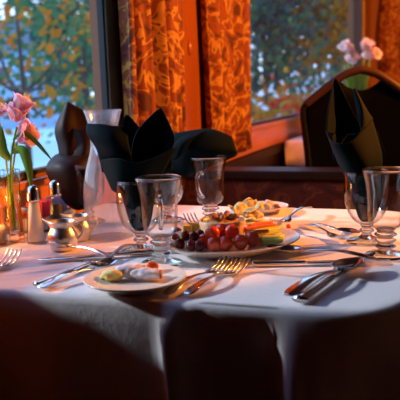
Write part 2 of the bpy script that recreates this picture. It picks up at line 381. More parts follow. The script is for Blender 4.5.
# ------------------------------------------------------------------ glassware
def wall_profile(outer, th):
    inner = [(max(r-th, 0.0), z) for r, z in outer]; return outer+inner[::-1]
def smoothp(pts, n): return [(max(p.x, 0), p.y) for p in [V((q[0], q[1])) for q in spline([V((r, z, 0)) for r, z in pts], n)]]
def mk_bowl(o, prof, n, th, name='bowl', m='glass'):
    p = smoothp(prof, n); bm = bmesh.new()
    inn = [(max(r-th, 0.0), z+(th if i < 3 else 0)) for i, (r, z) in enumerate(p)]
    lathe(bm, p+inn[::-1], 48); b = obj(name, bm, M[m], o)
    if m == 'glass':
        R_, Z_ = p[-1]; bm = bmesh.new(); lathe(bm, [(R_-th/2+.0017*math.cos(a), Z_+.0010+.0017*math.sin(a)) for a in [2*PI*i/10 for i in range(11)]], 56); obj('rim', bm, M['solid'], o)
    return b
def mug(loc, rz, label):
    t = thing('glass_mug', label, 'glass', loc, rz, 'footed glass coffee mugs')
    bm = bmesh.new(); pr = [(0, 0), (.035, 0), (.036, .002), (.030, .006), (.015, .010), (.012, .013), (.018, .018), (.012, .023), (.018, .028), (.012, .033), (.019, .038), (.014, .043), (.017, .047), (0, .047)]
    lathe(bm, [pr[0]]+smoothp(pr[1:-1], 44)+[pr[-1]], 40); obj('stem_and_foot', bm, M['solid'], t)
    mk_bowl(t, [(0, .049), (.018, .049), (.027, .056), (.0295, .070), (.0305, .10), (.0335, .125), (.0385, .146)], 30, .0022)
    bm = bmesh.new(); tube(bm, [(.031, 0, .117), (.044, 0, .120), (.053, 0, .108), (.050, 0, .088), (.040, 0, .074), (.031, 0, .068)], .0042, 10, 24); obj('handle', bm, M['solid'], t)
    return t
def goblet(loc, label):
    t = thing('goblet', label, 'glass', loc, 0, 'stemmed goblets holding dark napkins')
    bm = bmesh.new(); pr = [(0, 0), (.036, 0), (.037, .002), (.030, .006), (.014, .011), (.009, .017), (.014, .022), (.009, .028), (.012, .032), (0, .032)]
    lathe(bm, [pr[0]]+smoothp(pr[1:-1], 36)+[pr[-1]], 40); obj('stem_and_foot', bm, M['solid'], t)
    mk_bowl(t, [(0, .034), (.012, .034), (.028, .046), (.038, .068), (.0415, .095), (.039, .130)], 28, .002)
    return t
mk = {}
HC = math.atan2(-1, .05)
mug((-.459, 1.062, TZ), math.radians(-65), 'clear glass mug on a ribbed stem, in front, beside the small front plate')
q = G(211, 226); mug((q.x, q.y, TZ), math.radians(-100), 'clear glass mug at the back of the table, just left of the crisp heap')
mug((-.103, 1.190, TZ), math.radians(10), 'clear glass mug at the right edge of the table')
goblet((-.533, 1.142, TZ), 'clear goblet holding the big dark napkin, left of the front glass mug')
goblet((-.598, 1.430, TZ), 'goblet mostly hidden behind the front glasses, holding the drooping dark napkin')
goblet((-.146, 1.294, TZ), 'clear goblet at the right holding the tall open dark napkin')
goblet((-.775, 1.385, TZ), 'goblet hidden behind the creamer and carafe, holding the dark napkin tinted for warm light')

ca = (-.652, 1.247)
t = thing('carafe', 'tall clear glass carafe with misted sides, left of the big dark napkin', 'carafe', (*ca, TZ))
mk_bowl(t, [(0, .0), (.042, .0), (.047, .006), (.0475, .05), (.047, .10), (.041, .135), (.031, .170), (.0275, .195), (.029, .225), (.0365, .253)], 44, .0028, 'body', 'frost')
bm = bmesh.new(); p = smoothp([(.0310, .232), (.0345, .246), (.0372, .253), (.0376, .256), (.0358, .256)], 14); lathe(bm, p+[p[0]], 48); obj('rim', bm, M['frost'], t)

def shaker(loc, label, fill, fh):
    t = thing('shaker', label, 'shaker', loc, .3, 'glass salt and pepper shakers')
    bm = bmesh.new(); lathe(bm, [(0, 0), (.0195, 0), (.020, .003), (.0115, .083), (0, .083)], 8); bevel(obj('body', bm, M['glass'], t, smooth=False), .001)
    bm = bmesh.new(); r = lambda z: .0175-.0085*z/.083*.97; lathe(bm, [(0, .004), (r(.004), .004), (r(fh), fh), (0, fh+.002)], 16); obj('contents', bm, M[fill], t)
    bm = bmesh.new(); lathe(bm, smoothp([(.0122, .083), (.0132, .086), (.0125, .098), (.012, .102), (.0095, .110), (.004, .1145), (0, .115)], 30), 28); obj('cap', bm, M['silver'], t)
shaker((-.776, 1.172, TZ), 'glass salt shaker with a steel cap, filled with salt, beside the flower vase', 'salt', .080)
shaker((-.770, 1.243, TZ), 'glass pepper shaker with a steel cap, behind the creamer', 'pepper', .066)

def pitcher(loc, rz, label, sc, m):
    t = thing('creamer', label, 'jug', loc, rz, 'small metal jugs'); t.scale = (sc, sc, sc)
    pr = [(0, 0), (.020, 0), (.024, .004), (.0285, .018), (.0275, .030), (.022, .042), (.0215, .047), (.0245, .055)]
    p = [pr[0]]+smoothp(pr[1:], 26); bm = bmesh.new(); inn = [(max(r-.0012, 0), z+(.001 if i < 2 else 0)) for i, (r, z) in enumerate(p)]
    lathe(bm, p+inn[::-1], 48)
    for v in bm.verts:                                   # pull the lip into a spout on -x
        if v.co.z > .040:
            a = math.atan2(v.co.y, -v.co.x); f = (v.co.z-.040)/.015*math.exp(-(a/.35)**2); v.co.x -= .014*f; v.co.z += .005*f
    obj('body', bm, M[m], t)
    bm = bmesh.new(); tube(bm, [(.023, 0, .048), (.034, 0, .051), (.0405, 0, .043), (.038, 0, .030), (.0275, 0, .020)], .0026, 10, 24); obj('handle', bm, M[m], t)
    return t
p1 = G(67, 248); pitcher((p1.x, p1.y-.012, TZ), math.radians(15), 'small shiny silver creamer in front of the pepper shaker', 1.0, 'cream_silver')
p2 = G(79, 240); pitcher((p2.x, p2.y, TZ), math.radians(20), 'second small jug of dull metal behind the silver creamer, its handle against the carafe', .92, 'cream_silver')

# vase with flowers at the window
va = (-.826, 1.172)
t = thing('bud_vase', 'slim clear square glass vase holding pink flowers at the left edge', 'vase', (*va, TZ), .5)
bm = bmesh.new(); o1 = [(0, 0), (.018, 0), (.019, .003), (.0165, .08), (.0195, .146)]; lathe(bm, o1+[(.0172, .146), (.0142, .08), (.0160, .018), (0, .018)], 6)
bevel(obj('body', bm, M['solid'], t, smooth=False), .001)
vg = G(25.5, 238)
t = thing('small_glass', 'small faceted clear glass between the flower vase and the salt shaker', 'glass', (vg.x+.004, vg.y+.010, TZ))
bm = bmesh.new(); lathe(bm, [(0, 0), (.012, 0), (.0125, .06), (.0105, .06), (.0105, .010), (0, .010)], 8); obj('body', bm, M['glass'], t, smooth=False)
bm = bmesh.new(); lathe(bm, [(.0128, .052), (.0138, .054), (.0138, .062), (.0100, .062)], 24); obj('rim', bm, M['chrome'], t)
# candle holder, a sliver of it in frame
cg = G(-4, 244)
t = thing('votive_candle', 'lit candle in a glass holder at the left edge of the picture', 'candle', (cg.x-.004, cg.y, TZ))
bm = bmesh.new(); lathe(bm, [(0, 0), (.026, 0), (.030, .075), (.0275, .075), (.024, .006), (0, .006)], 32); obj('holder', bm, M['glass'], t)
bm = bmesh.new(); lathe(bm, [(0, .0065), (.0225, .0065), (.0235, .035), (0, .035)], 32); obj('wax', bm, M['wax'], t)
fm = bpy.data.materials.new('flame'); fm.use_nodes = True; b = fm.node_tree.nodes['Principled BSDF']; b.inputs['Emission Color'].default_value = (1, .42, .08, 1); b.inputs['Emission Strength'].default_value = 60
bm = bmesh.new(); lathe(bm, smoothp([(0, .043), (.004, .047), (.0045, .053), (.002, .064), (0, .070)], 14), 14); obj('flame', bm, fm, t)
bm = bmesh.new(); lathe(bm, [(0, .035), (.0008, .035), (.0008, .045), (0, .045)], 8); obj('wick', bm, M['black'], t)

cl = bpy.data.lights.new('candle_glow', 'POINT'); cl.energy = .7; cl.color = (1, .36, .08); cl.shadow_soft_size = .006
c_ = bpy.data.objects.new('candle_glow', cl); COL.objects.link(c_); c_.parent = t; c_.location = (0, 0, .085)
# flowers
def flower(name, label, stem_pts, blossoms, leaves, pm, group, rs=.0022, bs=1.0):
    base = V(stem_pts[0]); t = thing(name, label, 'flower', base, 0, group)
    bm = bmesh.new(); tube(bm, [V(p)-base for p in stem_pts], rs, 8, 20); obj('stem', bm, M['stem'], t)
    for c, d in blossoms:
        bm = bmesh.new(); c = V(c)-base; d = V(d).normalized(); a = d.orthogonal().normalized(); b2 = d.cross(a)
        for k in range(6):
            th = 2*PI*k/6+(.2 if k % 2 else 0); ax = a*math.cos(th)+b2*math.sin(th); sd = d.cross(ax); rows = []
            for j in range(9):
                u = j/8; L = .030*bs*u; op = .0095*bs*u**.7+.0075*bs*u**3*(1.3 if k % 2 else .8); w = .0112*bs*math.sin(PI*min(1, .12+.84*u))**.6
                pc = c+d*L*(1-.25*u*u)+ax*op
                rows.append([pc+sd*w*q+ax*(.10*w*(q*q)) for q in (-1, -.5, 0, .5, 1)])
            grid(bm, rows)
        o = solid(obj('blossom', bm, pm, t), .0006)
        bm = bmesh.new()
        for k in range(5): tube(bm, [c, c+d*.028*bs+(a*math.cos(k*1.3)+b2*math.sin(k*1.3))*.004*bs], .0005*bs, 5); 
        obj('stamens', bm, M['lemon'], o)
    for pts, w in leaves:
        bm = bmesh.new(); q = spline([V(p)-base for p in pts], 16); rows = []
        for j, p in enumerate(q):
            u = j/16; tg = (q[min(j+1, 16)]-q[max(j-1, 0)]).normalized(); sd = tg.cross(FW).normalized(); ww = w*math.sin(PI*(.08+.9*u))**.8
            rows.append([p-sd*ww+FW*.15*ww, p, p+sd*ww+FW*.15*ww])
        grid(bm, rows); solid(obj('leaf', bm, M['leafg'], t), .0008)
    return t
Dv = depth((*va, TZ))
def Q(x, y, dd=0): return P(x, y, Dv+dd)
vb = V((*va, TZ+.022))
flower('alstroemeria', 'pink flower standing highest in the glass vase at left', [vb+V((-.003, 0, 0)), Q(11, 190), Q(11, 160), Q(14, 140), Q(17, 127)],
       [(Q(15, 121), RT*.35+UP*1.0-FW*.35), (Q(18, 112), RT*.5+UP*.9-FW*.1)], [([Q(12, 152), Q(22, 150, -.02), Q(28, 165, -.03), Q(31, 186, -.03)], .010), ([Q(10, 160), Q(2, 150), Q(0, 138), Q(1, 127)], .012)], M['petal'], 'pink flowers in the vase at left', bs=1.45)
flower('alstroemeria', 'pink flower spreading to the right below the highest one at left', [vb+V((.004, .002, 0)), Q(12, 185, .01), Q(14, 160, .01), Q(17, 142, .01)],
       [(Q(19, 139, .01), RT*.95+UP*.25-FW*.5), (Q(18, 134, .02), RT*.9+UP*.5+FW*.1)], [([Q(13, 140), Q(24, 133, -.01), Q(36, 142, -.015), Q(52, 160, -.02)], .0052)], M['petal'], 'pink flowers in the vase at left', bs=1.45)
flower('alstroemeria', 'pink flower cut off by the left edge of the picture', [vb+V((0, -.005, 0)), Q(8, 180, .015), Q(5, 150, .02), Q(-1, 120, .02)],
       [(Q(-4, 116, .02), RT*.5+UP*.8-FW*.2)], [], M['petal'], 'pink flowers in the vase at left', bs=1.1)

# sweetener packets in a small dish behind the shakers
sg = G(54, 226)
t = thing('packet_dish', 'small grey dish holding sweetener packets behind the shakers', 'dish', (-.838, 1.315, TZ))
bm = bmesh.new(); 
for q, r in (((-.022, -.065, 0), (.022, .085, .004)), ((-.022, -.065, 0), (-.020, .085, .03)), ((.020, -.065, 0), (.022, .085, .03)), ((-.022, -.065, 0), (.022, -.063, .03)), ((-.022, .083, 0), (.022, .085, .03))): box(bm, q, r)
obj('tray', bm, M['white_china'], t, smooth=False)
for i, (dy, m, lab, tl) in enumerate(((-.050, 'red_packet', 'pink sweetener packet nearest the vase in the small dish', .10), (-.030, 'red_packet', 'pink sweetener packet behind the salt shaker, second in the dish', -.1),
        (-.008, 'red_packet', 'pink sweetener packet between the salt and pepper shakers', .05), (.030, 'blue_packet', 'blue sweetener packet right of the pepper shaker', .28), (.055, 'blue_packet', 'blue sweetener packet leaning low above the creamer', .4))):
    bm = bmesh.new(); box(bm, (-.0165, -.0025, 0), (.0165, .0025, .058)); o = bevel(obj('sweetener_packet', bm, M[m], smooth=False), .001)
    o.location = (-.838, 1.315+dy, TZ+.005); o.rotation_euler = (tl*-.6, 0, .5); tag(o, lab, 'packet', 'sweetener packets in the dish')
    
# ------------------------------------------------------------------ napkins
def napkin(label, m, D0, base, patches, cone, group='dark folded napkins in the goblets'):
    base = V(base); bm = bmesh.new()
    for rows in patches: sheet(bm, rows, D0, base)
    if cone:
        n = 40; rows = []
        for j in range(13):
            u = j/12; rows.append([V(((cone[0]+(cone[1]-cone[0])*u**.6)*(1+.05*math.sin(5*a+3*u))*math.cos(a), (cone[0]+(cone[1]-cone[0])*u**.6)*(1+.05*math.sin(5*a+3*u))*math.sin(a), cone[2]+(cone[3]-cone[2])*u)) for a in [2*PI*i/n for i in range(n+1)]])
        grid(bm, rows)
    o = solid(obj('napkin', bm, m), .0016); o.location = base
    return tag(o, label, 'napkin', group)
# front one
napkin('dark teal napkin with spread petals in the goblet left of the front mug', M['navy'], 1.285, (-.533, 1.142, TZ), [
 [[(112, 190, -.005), (124, 196, -.03), (142, 196, -.03), (155, 188, 0)], [(104, 172, 0), (118, 176, -.04), (140, 172, -.045), (166, 168, -.01)], [(100, 160, .0), (116, 158, -.045), (142, 162, -.05), (178, 146, -.02)]],
 [[(102, 172, .0), (112, 174, .01), (124, 172, .0), (136, 176, -.02)], [(97, 150, .0), (108, 153, -.02), (120, 156, -.03), (132, 158, -.03)], [(87, 134, .0), (98, 136, -.02), (114, 138, -.03), (128, 140, -.02)], [(87, 124, .01), (100, 124, -.01), (114, 126, -.015), (128, 126, -.005)]],
 [[(130, 176, .0), (146, 176, -.01), (160, 174, -.01), (172, 168, 0)], [(132, 148, .01), (150, 156, .03), (160, 152, .02), (172, 150, 0)], [(138, 130, .0), (152, 134, .025), (163, 130, .015), (174, 136, 0)], [(155, 112, .0), (159, 109, .005), (161, 108, .005), (163, 111, 0)]],
 [[(120, 170, .03), (130, 172, .03), (140, 170, .03)], [(120, 140, .03), (132, 140, .035), (146, 138, .03)], [(124, 118, .03), (128, 115, .03), (140, 128, .03)]],
 [[(104, 172, .02), (130, 178, .04), (168, 170, .03)], [(100, 150, .03), (130, 148, .05), (170, 148, .035)], [(112, 134, .03), (136, 130, .05), (160, 132, .04)]],
], (.010, .0325, .040, .128))
# rear, drooping to the right
napkin('dark napkin drooping to the right above the back glass mug', M['navy'], 1.55, (-.598, 1.430, TZ), [
 [[(174, 176, -.02), (184, 178, -.03), (196, 172, -.03)], [(170, 156, -.03), (186, 158, -.05), (204, 157, -.05), (234, 157, -.02)], [(169, 142, -.02), (188, 146, -.05), (212, 146, -.05), (236, 150, -.03)], [(174, 134, .0), (192, 132, -.02), (212, 131, -.02), (232, 138, -.01)], [(178, 136, .05), (194, 133, .05), (212, 132, .05), (232, 139, .05)], [(176, 158, .06), (194, 156, .06), (214, 155, .06), (234, 156, .05)]],
 [[(172, 160, -.06), (178, 158, -.065), (186, 150, -.06)], [(174, 146, -.055), (184, 142, -.06), (196, 136, -.05)], [(180, 138, -.03), (192, 133, -.03), (206, 131, -.025)]],
], (.010, .0325, .040, .124))
# left, dark cloth whose brown tint stands for warm light on it
napkin('dark napkin tinted brown for the warm light, with a tall leaf shape, against the window left of the carafe', M['napkin_warm'], 1.60, (-.775, 1.385, TZ), [
 [[(60, 160, .02), (70, 166, .0), (84, 160, .02)], [(58, 146, .02), (68, 148, -.01), (82, 148, .01)], [(55, 128, .02), (64, 126, -.01), (78, 124, .01), (87, 126, .02)], [(66, 104, .02), (68, 102, .01), (74, 105, .01), (87, 112, .02)]],
 [[(66, 204, .0), (78, 210, -.03), (96, 204, .0)], [(52, 184, .0), (66, 190, -.05), (84, 190, -.05), (98, 184, 0)], [(46, 168, .01), (58, 168, -.05), (78, 170, -.06), (98, 164, 0)], [(54, 156, .02), (64, 158, -.03), (76, 158, -.04), (94, 150, 0)], [(62, 153, .04), (70, 154, .02), (78, 153, .02), (92, 146, .03)]],
 [[(72, 158, -.02), (82, 158, -.03), (92, 152, -.01)], [(76, 146, -.01), (84, 146, -.02), (90, 140, -.01)], [(72, 128, .0), (80, 130, -.01), (88, 124, .0)]],
], (.010, .0325, .040, .124))
# right, tall cone
napkin('tall dark napkin folded to an open pointed cone, at the right', M['navy'], 1.296, (-.146, 1.294, TZ), [
 [[(349, 184, 0), (356, 188, -.025), (368, 188, -.025), (379, 184, 0)], [(336, 158, 0), (347, 165, -.045), (366, 164, -.045), (382, 156, .0)], [(326, 131, 0), (333, 142, -.05), (350, 142, -.055), (363, 129, -.03), (372, 119, 0)]],
 [[(326, 133, 0), (340, 135, .055), (364, 131, .05)], [(328, 110, 0), (338, 108, .045), (352, 110, .05)], [(334, 80, 0.01), (336, 79, .01), (338, 82, .01)]],
 [[(361, 132, -.034), (366, 128, -.025), (373, 119, 0)], [(357, 112, -.012), (362, 107, -.012), (367, 110, 0)], [(353, 91, 0), (354, 88, 0), (356, 90, 0)]],
 [[(372, 122, .0), (384, 150, .02), (380, 162, .03)], [(366, 118, .03), (374, 146, .05), (376, 160, .05)]],
 [[(334, 160, .03), (356, 164, .05), (382, 156, .02)], [(330, 134, .03), (350, 134, .06), (378, 132, .02)]],
], (.010, .0325, .040, .126))

# ------------------------------------------------------------------ plates and food
def plate(loc, R, label, h=.016, group='white china plates'):
    t = thing('plate', label, 'plate', loc, 0, group)
    pr = [(0, 0), (R*.58, 0), (R*.60, .002), (R*.74, .006), (R*.985, h-.001), (R, h), (R*.99, h+.002), (R*.72, .009), (R*.6, .0055), (0, .0055)]
    bm = bmesh.new(); lathe(bm, pr, 64); bevel(obj('dish', bm, M['china'], t), .0006); return t
q = G(135, 277, TZ+.015); fp = (q.x, q.y); q = G(229, 239, TZ+.020); pl = (q.x, q.y); pv = G(297, 233, TZ+.02)-G(160, 247, TZ+.02); q = G(262, 206, TZ+.014); bp = (q.x, q.y)
plate((*fp, TZ), .0775, 'small white plate with half eaten pastry at the front of the table', .015)
plate((*pl, TZ), .133, 'large white platter of tomatoes, grapes, celery and crisps', .021).scale = (pv.length/2/.133, .86, 1)
[o for o in COL.objects if o.name == 'plate.001'][0].rotation_euler.z = math.atan2(pv.y, pv.x)
plate((*bp, TZ), .062, 'small white plate of food at the back edge of the table, right of the crisps', .014)
def blob(name, m, c, s, label, cat, rz=0, group=None, seed=0, rough=.12, parent=None, seg=24):
    bm = bmesh.new(); bmesh.ops.create_uvsphere(bm, u_segments=seg, v_segments=seg//2+2, radius=1)
    for v in bm.verts:
        n_ = 1+rough*noise.noise(v.co*1.7+V((seed, seed*2.1, 0))); v.co = V((v.co.x*s[0]*n_, v.co.y*s[1]*n_, max(v.co.z, -.85)*s[2]*n_))
    o = obj(name, bm, m, parent); o.location = c; o.rotation_euler = (0, 0, rz)
    return tag(o, label, cat, group) if label else o
zf = TZ+.0055
def on(x, y, z): return G(x, y, z)
o = blob('lemon_piece', M['lemon'], on(113, 275, zf+.009), (.018, .013, .009), 'pale yellow lumpy piece at the left of the small front plate', 'food', .3, 'food on the front plate', 1, .35)
def roll(c, L, r, rz, label, m, seed):
    bm = bmesh.new(); N = 22; rows = []
    for j in range(N+1):
        u = j/N; x = (u-.5)*L; k = math.sin(PI*(.08+.84*u))**.35; row = []
        for i in range(25):
            a = 2*PI*i/24; q = r*k*(1+.22*noise.noise(V((u*5, math.cos(a)*1.3, math.sin(a)*1.3+seed)))); row.append(V((x, q*1.25*math.cos(a), max(q*math.sin(a), -r*.8))))
        rows.append(row)
    grid(bm, rows); t = obj('pastry', bm, m); t.location = c; t.rotation_euler = (0, 0, rz); tag(t, label, 'food', 'food on the front plate')
    bm = bmesh.new(); lathe(bm, [(0, 0), (r*.7, 0), (r*.75, .003), (0, .0045)], 16)
    for v in bm.verts: v.co = V((L/2-.002+v.co.z, v.co.x, v.co.y))
    obj('filling', bm, M['crust'], t); return t
roll(on(130, 271, zf+.012), .044, .0115, .35, 'white glazed pastry piece in the middle of the small front plate', M['pastry'], 2)
roll(on(146, 274, zf+.010), .046, .0095, .15, 'white pastry piece with brown end at the right of the small front plate', M['pastry'], 5)
blob('fruit_slice', M['carrot'], on(152, 267, zf+.012), (.010, .006, .010), 'small orange fruit slice behind the pastry on the front plate', 'food', .2, 'food on the front plate', 4, .3)
# ramekin
rk = G(222.5, 240, zf)
t = thing('ramekin', 'pale ramekin of chunky brown dip in the middle of the platter', 'bowl', rk); t.scale = (1.17, 1.17, 1.05)
bm = bmesh.new(); lathe(bm, [(0, 0), (.032, 0), (.034, .002), (.0375, .036), (.0365, .038), (.0345, .036), (.032, .006), (0, .006)], 48); obj('dish', bm, M['ramekin'], t)
bm = bmesh.new(); n = 24; rg = lathe(bm, [(.0335, .029), (.028, .034), (.018, .037), (.008, .039), (0, .039)], 40)
for v in bm.verts: v.co.z += .004*noise.noise(v.co*160)
obj('dip', bm, M['dip'], t)
for i in range(12):
    a = random.random()*6.28; r_ = .027*math.sqrt(random.random()); 
    blob('nut', M['nut'], rk+V((r_*math.cos(a), r_*math.sin(a),   .0440+.004*random.random())), (.008, .005, .005), 'brown nut piece on top of the dip in the ramekin', 'nut', a, 'nut pieces on the dip', i, .4, None, 12)
# tomatoes, grapes
toms = [(214.5, 244, 0, 'front tomato left of centre, third from the left in the front row'), (225.5, 243.5, 0, 'large bright tomato at the centre of the front row'), (240.5, 242, 0, 'tomato right of the centre one, left of the celery'),
        (252, 239, 0, 'rightmost cherry tomato, touching the celery'), (212.5, 233.5, 1, 'upper tomato resting above the front row at left'), (232, 231.5, 1, 'upper tomato against the ramekin, above the front row at right'), (221.5, 231, 1, 'middle upper tomato directly in front of the ramekin'), (204.5, 241, 0, 'leftmost cherry tomato beside the dark grapes')]
mt = None
for i, (x, y, up, lab) in enumerate(toms):
    z = zf+.0125+(.014 if up else 0); c = on(x, y, z)
    if mt is None:
        mt = blob('cherry_tomato', M['tomato'], c, (.0138, .0138, .0132), lab, 'tomato', 0, 'cherry tomatoes on the platter', 3, .06)
        bm = bmesh.new()
        for k in range(5):
            a = k*2*PI/5; tube(bm, [V((0, 0, .0122)), V((.003*math.cos(a), .003*math.sin(a), .0128)), V((.006*math.cos(a), .006*math.sin(a), .0122))], .0006, 5)
        obj('calyx', bm, M['calyx'], mt)
    else: dup(mt, c, i, lab)
for o in list(COL.objects):
    if o.name.startswith('cherry_tomato'):
        s = random.uniform(.95, 1.06); o.rotation_euler = (random.uniform(.9, 1.6), random.uniform(-.5, .5), random.uniform(0, 6))
grp = [(180, 244, 0, 'dark red grape at the front left tip of the bunch'), (191, 246, 0, 'dark grape second in the front row of grapes'), (199, 246, 0, 'dark grape in front, next to the leftmost tomato'), (175, 239, 0, 'dark grape at the far left of the platter'), (186, 236, 1, 'dark grape below the yellow cheese'), (194, 237, 1, 'dark grape on top, middle of the bunch'), (200, 235, 1, 'dark grape on top, against the ramekin'), (178, 233, 0, 'dark grape at the back left, half hidden by the mug')]
mg = None
for i, (x, y, up, lab) in enumerate(grp):
    c = on(x, y, zf+.0095+(.010 if up else 0))
    if mg is None:
        mg = blob('grape', M['grape'], c, (.0095, .0095, .0105), lab, 'grape', 0, 'dark grapes on the platter', 3, .05)
        bm = bmesh.new(); tube(bm, [V((0, 0, .009)), V((.001, 0, .013))], .0006, 5); obj('stalk', bm, M['calyx'], mg)
    else: dup(mg, c, i, lab)
for i, (x, y, z, lab) in enumerate(((187, 229, .022, 'yellow cheese cube resting on the grapes, nearest the mug'), (194, 227, .024, 'yellow cheese cube between the grapes and the ramekin'))):
    bm = bmesh.new(); box(bm, (-.0085, -.0085, -.0085), (.0085, .0085, .0085)); o = bevel(obj('cheese_cube', bm, M['cheese'], smooth=False), .002); o.location = on(x, y, zf+z); o.rotation_euler = (.1, .15, .4+i); tag(o, lab, 'cheese', 'cheese cubes on the platter')
def stick(a, b, w, m, name, cat, lab, grp):
    a, b = V(a), V(b); L = (b-a).length; bm = bmesh.new(); N = 12; rows = []
    for j in range(N+1):
        u = j/N; q = w*(1-.25*u); prof = [(-1, -.5), (-.95, .25), (-.6, .65), (-.2, .35), (.2, .35), (.6, .65), (.95, .25), (1, -.5)] if cat == 'celery' else [(-.8, -.7), (-.8, .5), (-.4, .75), (.4, .75), (.8, .5), (.8, -.7)]
        rows.append([V((u*L, p*q, h*q+.003*math.sin(u*3)*.3)) for p, h in prof]+[V((u*L, prof[0][0]*q, prof[0][1]*q+.003*math.sin(u*3)*.3))])
    grid(bm, rows)
    vs = list(bm.verts); k = len(rows[0]); 
    bmesh.ops.remove_doubles(bm, verts=bm.verts, dist=1e-6)
    es = [e for e in bm.edges if e.is_boundary]; bmesh.ops.holes_fill(bm, edges=es)
    o = obj(name, bm, m); o.location = a; o.rotation_mode = 'QUATERNION'; d = (b-a).normalized(); sd = V((0, 0, 1)).cross(d).normalized(); upv = d.cross(sd)
    o.rotation_quaternion = Matrix((d, sd, upv)).transposed().to_quaternion(); return tag(o, lab, cat, grp)
cz = zf+.006
for i, (a, b, z, lab) in enumerate((((257, 239.5), (284, 238.5), 0, 'celery stick lying front-most, right of the tomatoes'), ((262, 235), (290, 231), .0035, 'celery stick pointing to the platter rim at right, above the front one'), ((255, 233), (284, 227.5), .008, 'celery stick under the carrot sticks'), ((276, 238), (293, 232), .001, 'short celery stick at the right rim of the platter'), ((262, 241.5), (283, 241), -.0005, 'short celery piece along the near rim of the platter'))):
    stick(on(*a, cz+z), on(*b, cz+z), .0088, M['celery'], 'celery_stick', 'celery', lab, 'celery sticks on the platter')
for i, (a, b, z, lab) in enumerate((((243, 230), (276, 225), .014, 'carrot stick lying along the top of the celery'), ((246, 234), (268, 231), .014, 'shorter carrot stick just behind the rightmost tomatoes'), ((248, 226.5), (272, 222.5), .010, 'carrot stick farthest back, below the crisps'))):
    stick(on(*a, cz+z), on(*b, cz+z), .0055, M['carrot'], 'carrot_stick', 'carrot', lab, 'carrot sticks on the platter')
blob('radish_piece', M['tomato'], on(288, 227, zf+.012), (.0065, .006, .006), 'small red piece at the tip of the celery, platter rim', 'food', 0, None, 5, .1, None, 14)
# curled crisps in a heap
random.seed(11)
rowsH = [(0, 7, 'in the bottom layer'), (1, 6, 'in the second layer'), (2, 5, 'in the third layer'), (3, 4, 'in the fourth layer'), (4, 2, 'on the top')]
words = {7: ['at the far left', 'second from the left', 'third from the left', 'in the middle', 'third from the right', 'second from the right', 'at the far right'], 6: ['at the left', 'second from the left', 'left of the middle', 'right of the middle', 'second from the right', 'at the right'],
         5: ['at the left', 'left of the middle', 'in the middle', 'right of the middle', 'at the right'], 4: ['at the left', 'left of the middle', 'right of the middle', 'at the right'], 2: ['at the left', 'at the right']}
for lev, cnt, lt in rowsH:
    for k in range(cnt):
        bm = bmesh.new(); rows = []; bend = random.uniform(1.0, 1.9); Lh = random.uniform(.019, .026); ph = random.random()*6
        for jj in range(9):
            u = -1+2*jj/8; w = .0115*(1-.35*u*u); row = []
            for q in range(9):
                a = bend*(-1+2*q/8); row.append(V((u*Lh, w*math.sin(a), w*(1-math.cos(a))*-.8+.0025*math.sin(u*5+ph)+.001*math.sin(q*2))))
            rows.append(row)
        grid(bm, rows); o = solid(obj('crisp', bm, M['chip']), .0013)
        cx_ = 248+(k-(cnt-1)/2)*(25/7)*1.0-lev*.8+random.uniform(-1, 1)
        o.location = P(cx_, 224.0-5.6*lev+random.uniform(-1, 1), 1.43+.012*lev+random.uniform(-.016, .016))
        o.rotation_euler = (random.uniform(-.6, .6), random.uniform(-.45, .45), random.uniform(-.9, 1.1))
        tag(o, 'curled yellow crisp %s of the heap, %s' % (lt, words[cnt][k]), 'crisp', 'curled crisps heaped on the platter')
# food on the rear plate
zb = TZ+.0055
for i, (x, y, s, m, lab) in enumerate(((258, 205, (.020, .014, .012), 'lemon', 'pale yellow food piece on the back plate, left'), (268, 204, (.018, .013, .014), 'pastry', 'white food piece in the middle of the back plate'), (276, 206, (.013, .010, .009), 'crust', 'brown food piece on the back plate, right'))):
    blob('food_piece', M[m], G(x, y+2, zb+.009), s, lab, 'food', i, 'food on the back plate', i, .4)

# ------------------------------------------------------------------ cutlery (local x from handle end to tip)
proto = {}
def mk_handle(t, L, w=.0082, arch=.012):
    bm = bmesh.new(); pa = []
    for i in range(21):
        u = i/20; pa.append((L*u, .0035+arch*math.sin(PI*u)**1.0*.6+(.004*u), (w*(.55+.45*math.cos(PI*min(1, u*1.25)))*.85+.0028)*(min(1, .35+u*9))**.5))
    ribbon(bm, pa, .0026); o = obj('handle', bm, M['silver'], t); bevel(o, .0008); return o
def mk_fork(label, loc, rz):
    t = thing('fork', label, 'fork', loc, rz, 'silver forks'); mk_handle(t, .125)
    bm = bmesh.new(); ribbon(bm, [(.122, .0078, .0035), (.132, .006, .006), (.142, .0045, .0115), (.152, .004, .0130)], .002)
    for k in range(4):
        y = (-1.5+k)*.0078; n0 = len(bm.verts); ribbon(bm, [(.150, .004, .0020), (.165, .0045, .0017), (.185, .010, .0015), (.203, .019, .0009)], .0018); bm.verts.ensure_lookup_table()
        for v in bm.verts[n0:]: v.co.y += y
    obj('tines', bm, M['silver'], t); return t
def mk_spoon(label, loc, rz):
    t = thing('spoon', label, 'spoon', loc, rz, 'silver spoons'); mk_handle(t, .128)
    bm = bmesh.new(); rows = []
    for j in range(17):
        u = j/16; x = .124+.066*u; hw = .0205*math.sin(PI*min(1, .06+.94*u**.85))**.62*(1-.12*(1-u)) if j < 16 else .001
        row = []
        for i in range(13):
            q = -1+2*i/12; dpt = .0105*(1-q*q)*math.sin(PI*u)**.7; row.append(V((x, q*hw, .0125-dpt+(1-u)*.0)))
        rows.append(row)
    grid(bm, rows); solid(obj('bowl', bm, M['silver'], t), .0012); return t
